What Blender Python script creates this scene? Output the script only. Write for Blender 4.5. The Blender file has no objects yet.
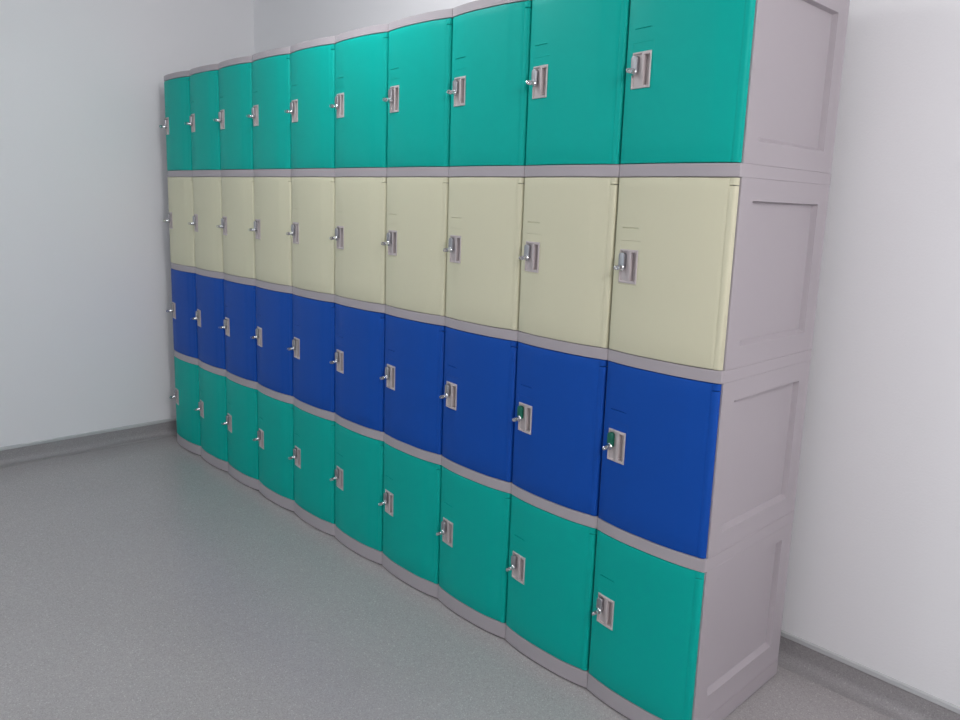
import bpy, bmesh, math
from mathutils import Vector
S = bpy.context.scene
C = S.collection

# ---------------------------------------------------------------- materials
def srgb(r, g, b):
    f = lambda c: (c/255/12.92 if c/255 <= .04045 else ((c/255+.055)/1.055)**2.4)
    return (f(r), f(g), f(b), 1)

def mat(name, col, rough=.5, metal=0, spec=.5, bump=0, bscale=400, vary=0, vscale=3, coat=0):
    m = bpy.data.materials.new(name); m.use_nodes = True
    nt = m.node_tree; N = nt.nodes; L = nt.links
    b = N['Principled BSDF']
    b.inputs['Base Color'].default_value = col
    b.inputs['Roughness'].default_value = rough
    b.inputs['Metallic'].default_value = metal
    b.inputs['Specular IOR Level'].default_value = spec
    b.inputs['Coat Weight'].default_value = coat
    tc = N.new('ShaderNodeTexCoord')
    if vary:
        n = N.new('ShaderNodeTexNoise'); n.inputs['Scale'].default_value = vscale; n.inputs['Detail'].default_value = 4
        L.new(tc.outputs['Object'], n.inputs['Vector'])
        mx = N.new('ShaderNodeMix'); mx.data_type = 'RGBA'
        mx.inputs[6].default_value = tuple(c*(1-vary) for c in col[:3])+(1,)
        mx.inputs[7].default_value = tuple(min(1, c*(1+vary)) for c in col[:3])+(1,)
        L.new(n.outputs['Fac'], mx.inputs[0]); L.new(mx.outputs[2], b.inputs['Base Color'])
    if bump:
        n2 = N.new('ShaderNodeTexNoise'); n2.inputs['Scale'].default_value = bscale; n2.inputs['Detail'].default_value = 2
        L.new(tc.outputs['Object'], n2.inputs['Vector'])
        bp = N.new('ShaderNodeBump'); bp.inputs['Strength'].default_value = bump; bp.inputs['Distance'].default_value = .002
        L.new(n2.outputs['Fac'], bp.inputs['Height']); L.new(bp.outputs['Normal'], b.inputs['Normal'])
    return m

TEAL  = mat('teal_plastic', srgb(0, 172, 160), .5, spec=.15, bump=.12, bscale=500)
CREAM = mat('cream_plastic', srgb(214, 211, 184), .5, spec=.25, bump=.12, bscale=500)
BLUE  = mat('blue_plastic', srgb(10, 76, 170), .5, spec=.2, bump=.12, bscale=500)
GREY  = mat('mauve_grey_plastic', srgb(174, 167, 172), .5, spec=.3, bump=.12, bscale=500)
PLATE = mat('pale_grey_plastic', srgb(198, 188, 188), .4)
CHROME = mat('chrome', srgb(215, 218, 220), .16, metal=1)
STEEL = mat('brushed_steel', srgb(168, 168, 172), .42, metal=1)
GREENT = mat('green_plastic_tab', srgb(0, 98, 78), .35)
BLACK = mat('shadow_gap_black', srgb(22, 22, 24), .7)  # near-black colour painted in for the shaded gap below the base rail
WALL = mat('painted_wall', srgb(240, 240, 242), .75, spec=.25, bump=.25, bscale=160)
CEIL = mat('ceiling_paint', srgb(232, 232, 232), .8)
CAP = mat('grey_cap_strip', srgb(196, 198, 199), .4)
LAMP = mat('lamp_housing', srgb(240, 240, 240), .5)

def speckled(name, base, rough):
    m = bpy.data.materials.new(name); m.use_nodes = True
    nt = m.node_tree; N = nt.nodes; L = nt.links; b = N['Principled BSDF']
    tc = N.new('ShaderNodeTexCoord')
    v = N.new('ShaderNodeTexVoronoi'); v.inputs['Scale'].default_value = 330
    L.new(tc.outputs['Object'], v.inputs['Vector'])
    sep = N.new('ShaderNodeSeparateColor'); L.new(v.outputs['Color'], sep.inputs[0])
    r = N.new('ShaderNodeValToRGB'); r.color_ramp.interpolation = 'CONSTANT'
    e = r.color_ramp.elements
    e[0].position = 0; e[0].color = tuple(c*.86 for c in base[:3])+(1,)
    e[1].position = .14; e[1].color = base
    for p, k in ((.5, .93), (.72, 1.08), (.975, 1.35)):
        q = e.new(p); q.color = tuple(min(1, c*k) for c in base[:3])+(1,)
    L.new(sep.outputs[0], r.inputs['Fac'])
    n = N.new('ShaderNodeTexNoise'); n.inputs['Scale'].default_value = 1.6; n.inputs['Detail'].default_value = 5
    L.new(tc.outputs['Object'], n.inputs['Vector'])
    mr = N.new('ShaderNodeMapRange'); mr.inputs['To Min'].default_value = .93; mr.inputs['To Max'].default_value = 1.07
    L.new(n.outputs['Fac'], mr.inputs['Value'])
    mu = N.new('ShaderNodeVectorMath'); mu.operation = 'SCALE'
    L.new(r.outputs['Color'], mu.inputs[0]); L.new(mr.outputs['Result'], mu.inputs['Scale'])
    L.new(mu.outputs['Vector'], b.inputs['Base Color'])
    b.inputs['Roughness'].default_value = rough
    b.inputs['Specular IOR Level'].default_value = .5
    n2 = N.new('ShaderNodeTexNoise'); n2.inputs['Scale'].default_value = 120
    L.new(tc.outputs['Object'], n2.inputs['Vector'])
    bp = N.new('ShaderNodeBump'); bp.inputs['Strength'].default_value = .12; bp.inputs['Distance'].default_value = .002
    L.new(n2.outputs['Fac'], bp.inputs['Height']); L.new(bp.outputs['Normal'], b.inputs['Normal'])
    return m
FLOOR = speckled('speckled_vinyl', srgb(172, 168, 168), .26)
SKIRT = speckled('speckled_vinyl_skirting', srgb(158, 155, 156), .4)

# ---------------------------------------------------------------- mesh helpers
def finish(bm, name, m, parent=None, ang=32):
    bmesh.ops.remove_doubles(bm, verts=bm.verts, dist=1e-6)
    bmesh.ops.recalc_face_normals(bm, faces=bm.faces)
    for f in bm.faces: f.smooth = True
    for e in bm.edges:
        if len(e.link_faces) == 2 and e.calc_face_angle(0) > math.radians(ang): e.smooth = False
    me = bpy.data.meshes.new(name); bm.to_mesh(me); bm.free()
    me.materials.append(m)
    o = bpy.data.objects.new(name, me); C.objects.link(o)
    if parent: o.parent = parent
    return o

def box(bm, x0, x1, y0, y1, z0, z1, bev=0, seg=2):
    r = bmesh.ops.create_cube(bm, size=1)
    for v in r['verts']:
        v.co = Vector(((x0+x1)/2+v.co.x*(x1-x0), (y0+y1)/2+v.co.y*(y1-y0), (z0+z1)/2+v.co.z*(z1-z0)))
    if bev:
        es = list({e for v in r['verts'] for e in v.link_edges})
        bmesh.ops.bevel(bm, geom=es, offset=bev, segments=seg, profile=.5, affect='EDGES')

def loft(bm, rings, closed=True, caps=True):
    vs = [[bm.verts.new(p) for p in r] for r in rings]
    n = len(vs[0])
    for a, b in zip(vs, vs[1:]):
        for i in range(n if closed else n-1):
            j = (i+1) % n
            bm.faces.new((a[i], a[j], b[j], b[i]))
    if caps:
        bm.faces.new(vs[0][::-1]); bm.faces.new(vs[-1])

def height_slab(bm, xs, zs, front, back, ok=None):
    """front: y of the front face at (x, z); closed at the sides and back (y = back)"""
    F = {}
    for i, x in enumerate(xs):
        for j, z in enumerate(zs):
            F[i, j] = bm.verts.new((x, front(x, z, i, j), z))
    nx, nz = len(xs), len(zs)
    for i in range(nx-1):
        for j in range(nz-1):
            bm.faces.new((F[i, j], F[i+1, j], F[i+1, j+1], F[i, j+1]))
    rim = [F[i, 0] for i in range(nx)]+[F[nx-1, j] for j in range(1, nz)]+[F[i, nz-1] for i in range(nx-2, -1, -1)]+[F[0, j] for j in range(nz-2, 0, -1)]
    B = [bm.verts.new((v.co.x, back, v.co.z)) for v in rim]
    n = len(rim)
    for k in range(n):
        l = (k+1) % n
        bm.faces.new((rim[k], B[k], B[l], rim[l]))
    bm.faces.new(B[::-1])

def both(vals, e=.0004):
    return [v for a in vals for v in (a-e, a+e)]

# ---------------------------------------------------------------- measured layout
W, D = .382, .573
LEV = [(.0623, .5722), (.6105, 1.1274), (1.1625, 1.6841), (1.7195, 2.2415)]   # door opening of each tier
TOP = 2.2715
X = [-W*k+.0013*k*(k-5) for k in range(11)]                                # seams, from the right end
BF = .014                                                                   # front of the carcass

def bulge(x):
    """forward bow of the fronts, x measured in 0..W from the left"""
    t = min(1, max(0, x/W))
    u = abs(2*t-1)
    s = .020*(1-u**2.6)
    return s

# ---------------------------------------------------------------- locker parts (local: x 0..W, y front 0, z from unit base)
def rail_mesh(name, z0, z1, parent):
    bm = bmesh.new()
    xs = [.0004+.0036*k/3 for k in range(4)]+[W*k/28 for k in range(1, 28)]+[W-.004+.0036*k/3 for k in range(4)]
    b = .0004 if z0 == .006 else .0009
    def ring(z, ins):
        pts = []
        for x in xs:
            e = min(x, W-x)
            rnd = .004*(1-math.sqrt(max(0, 1-(1-min(1, e/.004))**2)))
            pts.append((min(max(x, .0004+ins), W-.0004-ins), -bulge(x)+rnd+ins, z))
        return pts+[(W-.0004-ins, D-ins, z), (.0004+ins, D-ins, z)]
    loft(bm, [ring(z0, b), ring(z0+b*.3, b*.3), ring(z0+b, 0), ring(z0+2*b, 0), ring(z1-2*b, 0), ring(z1-b, 0), ring(z1-b*.3, b*.3), ring(z1, b)])
    return finish(bm, name, GREY, parent)

def body_mesh(z0, z1, parent, lo, hi):
    """carcass: box whose two sides carry a recessed panel with sloped edges"""
    bm = bmesh.new()
    T = .018
    box(bm, T+.0006, W-T-.0006, BF+.001, D-.001, z0+.0002, z1-.0002)
    a, c = .082, .500
    for sgn in (0, 1):
        def P(xd, y, z): return ((W-.0006-xd) if sgn else .0006+xd, y, z)
        ys = [BF, BF+.0015, a, a+.010, c-.005, c, D-.0015, D]
        zs = [z0, z0+.0015, z0+lo, z0+lo+.010, z1-hi-.004, z1-hi, z1-.0015, z1]
        V = {}
        for i, y in enumerate(ys):
            for j, z in enumerate(zs):
                d = 0
                if 3 <= i <= 4 and 3 <= j <= 4: d = .016
                if i in (0, 7) or j in (0, 7): d = .001
                V[i, j] = bm.verts.new(P(d, y, z))
        for i in range(7):
            for j in range(7):
                bm.faces.new((V[i, j], V[i+1, j], V[i+1, j+1], V[i, j+1]))
        rim = [V[i, 0] for i in range(8)]+[V[7, j] for j in range(1, 8)]+[V[i, 7] for i in range(6, -1, -1)]+[V[0, j] for j in range(6, 0, -1)]
        B = [bm.verts.new(P(T, v.co.y, v.co.z)) for v in rim]
        for k in range(len(rim)):
            l = (k+1) % len(rim); bm.faces.new((rim[k], B[k], B[l], rim[l]))
    # tiny screw plugs near the top corners of the side
    for sx in (0, 1):
        for yy in (.062, .530):
            r = bmesh.ops.create_cone(bm, cap_ends=True, segments=16, radius1=.006, radius2=.0055, depth=.0012)
            for v in r['verts']:
                x, y, z = v.co
                v.co = Vector(((W-.0011+z) if sx else .0011-z, yy+x, z1-hi-.03+y))
    return finish(bm, 'body', GREY, parent)

PX0, PX1 = .028, .097            # lock plate, from the left side of the unit
def door_mesh(z0, z1, m, parent):
    bm = bmesh.new()
    zc = (z0+z1)/2
    dl, dr = .0015, W-.0062
    hinge = W-.025
    za, zb = z0+.002, z1-.002
    crease = W*.775
    # main leaf
    xs = [dl, dl+.001, dl+.0025, dl+.005]+both([PX0-.002, PX0+.002, PX0+.006, PX0+.054, PX1-.002, PX1+.006])
    xs += [PX1+.013+(crease-.003-PX1-.013)*k/11 for k in range(12)]+[crease+.003]
    xs += [crease+.003+(hinge-.003-crease-.003)*k/5 for k in range(1, 6)]+[hinge-.001, hinge]
    xs = sorted(xs)
    zs = sorted([za, za+.0012, za+.003, zb-.003, zb-.0012, zb]+both([zc-.056, zc-.048, zc+.048, zc+.076])+[zc+.1118, zc+.1126, zc+.1142, zc+.115]+[za+(zc-.06-za)*k/3 for k in (1, 2)]+[zb-.03])
    def front(x, z, i, j):
        y = -bulge(x)
        if x > crease: y += .0016*min(1, (x-crease)/.012)
        ex = x-dl
        if ex < .005: y += .005*(1-math.sqrt(max(0, 1-(1-ex/.005)**2)))
        if x > hinge-.0025: y += .0012*min(1, (x-hinge+.0025)/.0025)
        e = min(z-za, zb-z)
        if e < .003: y += .003*(1-math.sqrt(max(0, 1-(1-max(e, 0)/.003)**2)))
        if PX0-.002 <= x <= PX1+.006 and zc-.056 <= z <= zc+.076: y += .0008      # shallow panel around the lock
        if PX0+.0055 <= x <= PX0+.0545 and zc+.112 <= z <= zc+.1145: y += .003    # name card slit
        if PX0+.002 < x < PX1-.002 and abs(z-zc) < .048: y = BF-.0019             # opening for the lock plate
        return y
    height_slab(bm, xs, zs, front, BF-.0015)
    # rounded hinge stile, cut by a slit near its top
    def stile(a, b):
        n = 9
        hx = [hinge+.0003+(dr-hinge-.0003)*k/n for k in range(n+1)]
        def fr(x, z, i, j):
            t = (x-hinge)/(dr-hinge)
            y = -bulge(min(x, W*.985))+.0004
            y += .0010*abs(1-2*min(t, .5))**3
            ed = dr-x
            if ed < .009: y += .009*(1-math.sqrt(max(0, 1-(1-ed/.009)**2)))
            e = min(z-a, b-z)
            if e < .0015: y += .0015*(1-e/.0015)
            return min(y, BF-.003)
        height_slab(bm, hx, [a, a+.0015, b-.0015, b], fr, BF-.0015)
    stile(za, zb-.0215); stile(zb-.0195, zb)
    return finish(bm, 'door', m, parent, 28)

def lock_plate_mesh(parent, zc):
    bm = bmesh.new()
    x0, x1, h = PX0, PX1, .050
    sx0, sx1 = x1-.0245, x1-.0045
    xs = [x0, x0+.001, x0+.0035, x0+.0045, x1-.0345, x1-.033, x1-.0275, x1-.0260, sx0, sx0+.0008, sx1, sx1+.0008, x1-.001, x1]
    zs = [-h, -h+.001, -h+.0045, -h+.0055, -h+.008, -h+.0088, 0, h-.0088, h-.008, h-.0055, h-.0045, h-.001, h]
    def front(x, z, i, j):
        d = .0022
        if i in (0, 13) or j in (0, 12): d = .0006
        if 3 <= i <= 4 and 3 <= j <= 9: d = -.0022            # sunk field behind the lock
        if 9 <= i <= 10 and 5 <= j <= 7: d = -.0125           # deep finger slot
        return -bulge(x)-d
    height_slab(bm, xs, zs, front, BF-.0025)
    o = finish(bm, 'lock_plate', PLATE, parent, 25); o.location.z = zc
    return o

LX = PX0+.0145
def latch_tab_mesh(parent, zc, m):
    bm = bmesh.new()
    y0 = -bulge(LX)-.0005
    def ring(y, s):
        p = []
        w, zt, zb = .0105-s, .040-s, -.006+s
        r = .008
        for cx, cz, a0 in ((w-r, zt-r, 0), (-w+r, zt-r, 90), (-w+r, zb+r*.5, 180), (w-r, zb+r*.5, 270)):
            rz = r if cz > 0.02 else r*.5
            for k in range(6):
                a = math.radians(a0+18*k)
                p.append((LX+cx+r*math.cos(a), y, cz+rz*math.sin(a)))
        return p
    loft(bm, [ring(y0, 0), ring(y0-.009, 0), ring(y0-.0105, .0008), ring(y0-.011, .002)])
    o = finish(bm, 'latch_tab', m, parent); o.location.z = zc
    return o

def turn_knob_mesh(parent, zc):
    bm = bmesh.new()
    y0 = -bulge(LX)-.004
    cz = -.004
    def circ(y, r): return [(LX+r*math.cos(2*math.pi*k/20), y, cz+r*math.sin(2*math.pi*k/20)) for k in range(20)]
    loft(bm, [circ(y0, .0105), circ(y0-.008, .0105), circ(y0-.010, .009), circ(y0-.012, .0078), circ(y0-.020, .0078), circ(y0-.0225, .0065)])
    # flat padlock eye sticking out of the knob, with a hole through it
    ys = y0-.021
    L = .019; hw = .0068; th = .0017
    n = 16
    outer, inner = [], []
    cy = ys-L+hw
    for k in range(n):
        a = 2*math.pi*k/n
        inner.append((cy+.0034*math.cos(a), cz+.0034*math.sin(a)))
        oy = cy+hw*math.cos(a)
        if math.cos(a) > 0: oy = cy+(ys+.002-cy)*min(1, 2*math.cos(a))
        outer.append((oy, cz+hw*(math.sin(a) if math.cos(a) <= 0 else max(-1, min(1, 1.5*math.sin(a))))))
    tilt = .12
    V = {}
    for s in (0, 1):
        for nm, pts in (('o', outer), ('i', inner)):
            for k, (y, z) in enumerate(pts):
                V[s, nm, k] = bm.verts.new((LX+(th if s else -th)+tilt*(z-cz), y, z))
    for k in range(n):
        l = (k+1) % n
        bm.faces.new((V[0, 'o', k], V[0, 'o', l], V[0, 'i', l], V[0, 'i', k]))
        bm.faces.new((V[1, 'o', k], V[1, 'i', k], V[1, 'i', l], V[1, 'o', l]))
        bm.faces.new((V[0, 'o', k], V[1, 'o', k], V[1, 'o', l], V[0, 'o', l]))
        bm.faces.new((V[0, 'i', k], V[0, 'i', l], V[1, 'i', l], V[1, 'i', k]))
    o = finish(bm, 'turn_knob', CHROME, parent); o.location.z = zc
    return o

def locker_proto(row):
    z0, z1 = LEV[row]
    base = 0 if row == 0 else LEV[row-1][1]
    root = bpy.data.objects.new('locker', None); C.objects.link(root)
    root.empty_display_size = .1
    root.location = (0, 0, base)
    a, b = z0-base, z1-base
    if row == 0:
        bm = bmesh.new()
        xs = [W*k/24 for k in range(25)]
        def ring(z): return [(min(max(x, .006), W-.006), -bulge(x)+.007, z) for x in xs]+[(W-.006, D-.006, z), (.006, D-.006, z)]
        loft(bm, [ring(0), ring(.006)])
        finish(bm, 'shadow_gap_strip', BLACK, root)  # black strip standing in for the shadow line along the floor
        rail_mesh('base_rail', .006, a, root)
    else:
        rail_mesh('base_rail', 0.0002, a, root)
    body_mesh(a+.0002, b, root, .078 if row == 0 else .062, .047 if row == 0 else .060)
    door = door_mesh(a, b, [TEAL, BLUE, CREAM, TEAL][row], root)
    zc = (a+b)/2
    lock_plate_mesh(door, zc); latch_tab_mesh(door, zc, STEEL); turn_knob_mesh(door, zc)
    if row == 3:
        rail_mesh('top_rail', b+.0002, TOP-base, root)
    return root

ORD = ['', 'second', 'third', 'fourth', 'fifth', 'sixth', 'seventh', 'eighth', 'ninth', '']
def label(row, k):
    rows = ['bottom row, standing on the floor', 'second row up', 'third row up', 'top row']
    colour = ['teal green', 'deep blue', 'cream', 'teal green'][row]
    rn = ['bottom', 'blue', 'cream', 'top'][row]
    if row == 1 and k < 2:
        return ['blue locker with green latch tab, at the right end of the blue row',
                'blue locker with green latch tab, second from the right end of its row'][k]
    if row == 1: colour, rn = 'deep blue', 'blue'
    if k == 0: pos = 'at the right end of the %s row' % rn
    elif k == 9: pos = 'at the far left end of the %s row' % rn
    else: pos = '%s from the right in the %s row' % (ORD[k], rn)
    return '%s plastic locker with grey rail, %s' % (colour, pos)
GROUP = ['teal lockers in the bottom row', 'blue lockers in the second row up', 'cream lockers in the third row up', 'teal lockers in the top row']

def copy_tree(o, parent=None):
    c = o.copy(); C.objects.link(c); c.parent = parent
    for ch in list(o.children):
        copy_tree(ch, c)
    return c

made = []
for row in range(4):
    proto = locker_proto(row)
    for k in range(10):
        o = proto if k == 0 else copy_tree(proto)
        o.location.x = X[k+1]
        o.scale.x = (X[k]-X[k+1])/W
        o['label'] = label(row, k); o['category'] = 'locker'; o['group'] = GROUP[row]
        made.append((row, k, o))
for row, k, o in made:
    if row == 1 and k < 2:
        for d in o.children:
            for p in d.children:
                if p.name.startswith('latch_tab'):
                    p.data = p.data.copy(); p.data.materials.clear(); p.data.materials.append(GREENT)
                    p['label'] = 'green latch tab'

# ---------------------------------------------------------------- room
XL, YB, XR, YF, ZC = -3.955, .692, 3.2, -4.2, 2.95
HB = .104
def struct(bm, name, m, parent=None):
    o = finish(bm, name, m, parent); o['kind'] = 'structure'; return o
def slab(name, m, *a):
    bm = bmesh.new(); box(bm, *a); return struct(bm, name, m)
slab('floor', FLOOR, XL-.1, XR+.1, YF-.1, YB+.1, -.1, 0)
slab('ceiling', CEIL, XL-.1, XR+.1, YF-.1, YB+.1, ZC, ZC+.1)
slab('wall_back', WALL, XL-.1, XR+.1, YB, YB+.1, 0, ZC)
slab('wall_left', WALL, XL-.1, XL, YF, YB, 0, ZC)
slab('wall_right', WALL, XR, XR+.1, YF, YB, 0, ZC)
slab('wall_front', WALL, XL-.1, XR+.1, YF-.1, YF, 0, ZC)

def cove(name, p0, p1, nrm):
    """coved vinyl skirting: runs p0 -> p1, bulging along nrm into the room"""
    bm = bmesh.new(); t = .004; R = .035
    prof = [(0, 0), (t+R+.02, 0), (t+R+.02, .0006)]
    for k in range(9):
        a = math.radians(90*k/8)
        prof.append((t+R-R*math.sin(a), .0012+R-R*math.cos(a)))
    prof += [(t, HB-.020), (0, HB-.020)]
    rings = [[(p[0]+nrm[0]*d, p[1]+nrm[1]*d, z) for d, z in prof] for p in (p0, p1)]
    loft(bm, rings)
    o = struct(bm, name, SKIRT)
    bm = bmesh.new()
    prof = [(0, HB-.020), (.007, HB-.020), (.0085, HB-.018), (.0085, HB-.004), (.005, HB), (0, HB)]
    rings = [[(p[0]+nrm[0]*d, p[1]+nrm[1]*d, z) for d, z in prof] for p in (p0, p1)]
    loft(bm, rings)
    return o, bm
_, b1 = cove('baseboard_back', (XL, YB), (XR, YB), (0, -1)); struct(b1, 'trim_1', CAP)
_, b2 = cove('baseboard_left', (XL, YF), (XL, YB), (1, 0)); struct(b2, 'trim_2', CAP)
_, b3 = cove('baseboard_right', (XR, YF), (XR, YB), (-1, 0)); struct(b3, 'trim_3', CAP)

# ---------------------------------------------------------------- light: unseen bare point lights under the ceiling, daylight from behind
def area(name, loc, rot, sx, sy, power, col):
    l = bpy.data.lights.new(name, 'AREA'); l.shape = 'RECTANGLE'; l.size = sx; l.size_y = sy
    l.energy = power; l.color = col
    o = bpy.data.objects.new(name, l); C.objects.link(o); o.location = loc; o.rotation_euler = rot
    return o
def globe(name, loc, rad, power, col):
    l = bpy.data.lights.new(name, 'POINT'); l.shadow_soft_size = rad; l.energy = power; l.color = col
    o = bpy.data.objects.new(name, l); C.objects.link(o); o.location = loc
    return o
globe('overhead_light', (2.1, -1.25, 2.62), .22, 82, (1, .97, .982))
globe('overhead_light', (-1.6, -.5, 2.8), .16, 21, (.98, .985, 1))  # extra light without a fixture, added to brighten the wall above the lockers
globe('overhead_light', (-1.6, -2.9, 2.62), .22, 20, (.93, .985, 1))
area('window_daylight', (-1.9, YF+.05, 1.4), (math.radians(90), 0, 0), 2.0, 1.4, 8, (.75, .9, 1))

w = bpy.data.worlds.new('world'); S.world = w; w.use_nodes = True
w.node_tree.nodes['Background'].inputs[0].default_value = (.8, .85, .9, 1)
w.node_tree.nodes['Background'].inputs[1].default_value = .15

# ---------------------------------------------------------------- camera
cam = bpy.data.cameras.new('camera'); co = bpy.data.objects.new('camera', cam); C.objects.link(co)
co.location = (1.0068, -1.8919, 1.5987)
co.rotation_euler = (1.3985, -.0328, .8102)
cam.sensor_fit = 'HORIZONTAL'; cam.sensor_width = 36
cam.lens = 763.17/960*36
cam.shift_x = 0
cam.shift_y = -25.77/960
cam.clip_start = .02
S.camera = co
S.view_settings.view_transform = 'Standard'; S.view_settings.look = 'None'
S.view_settings.gamma = 1; S.view_settings.use_curve_mapping = False
S.view_settings.exposure = 0
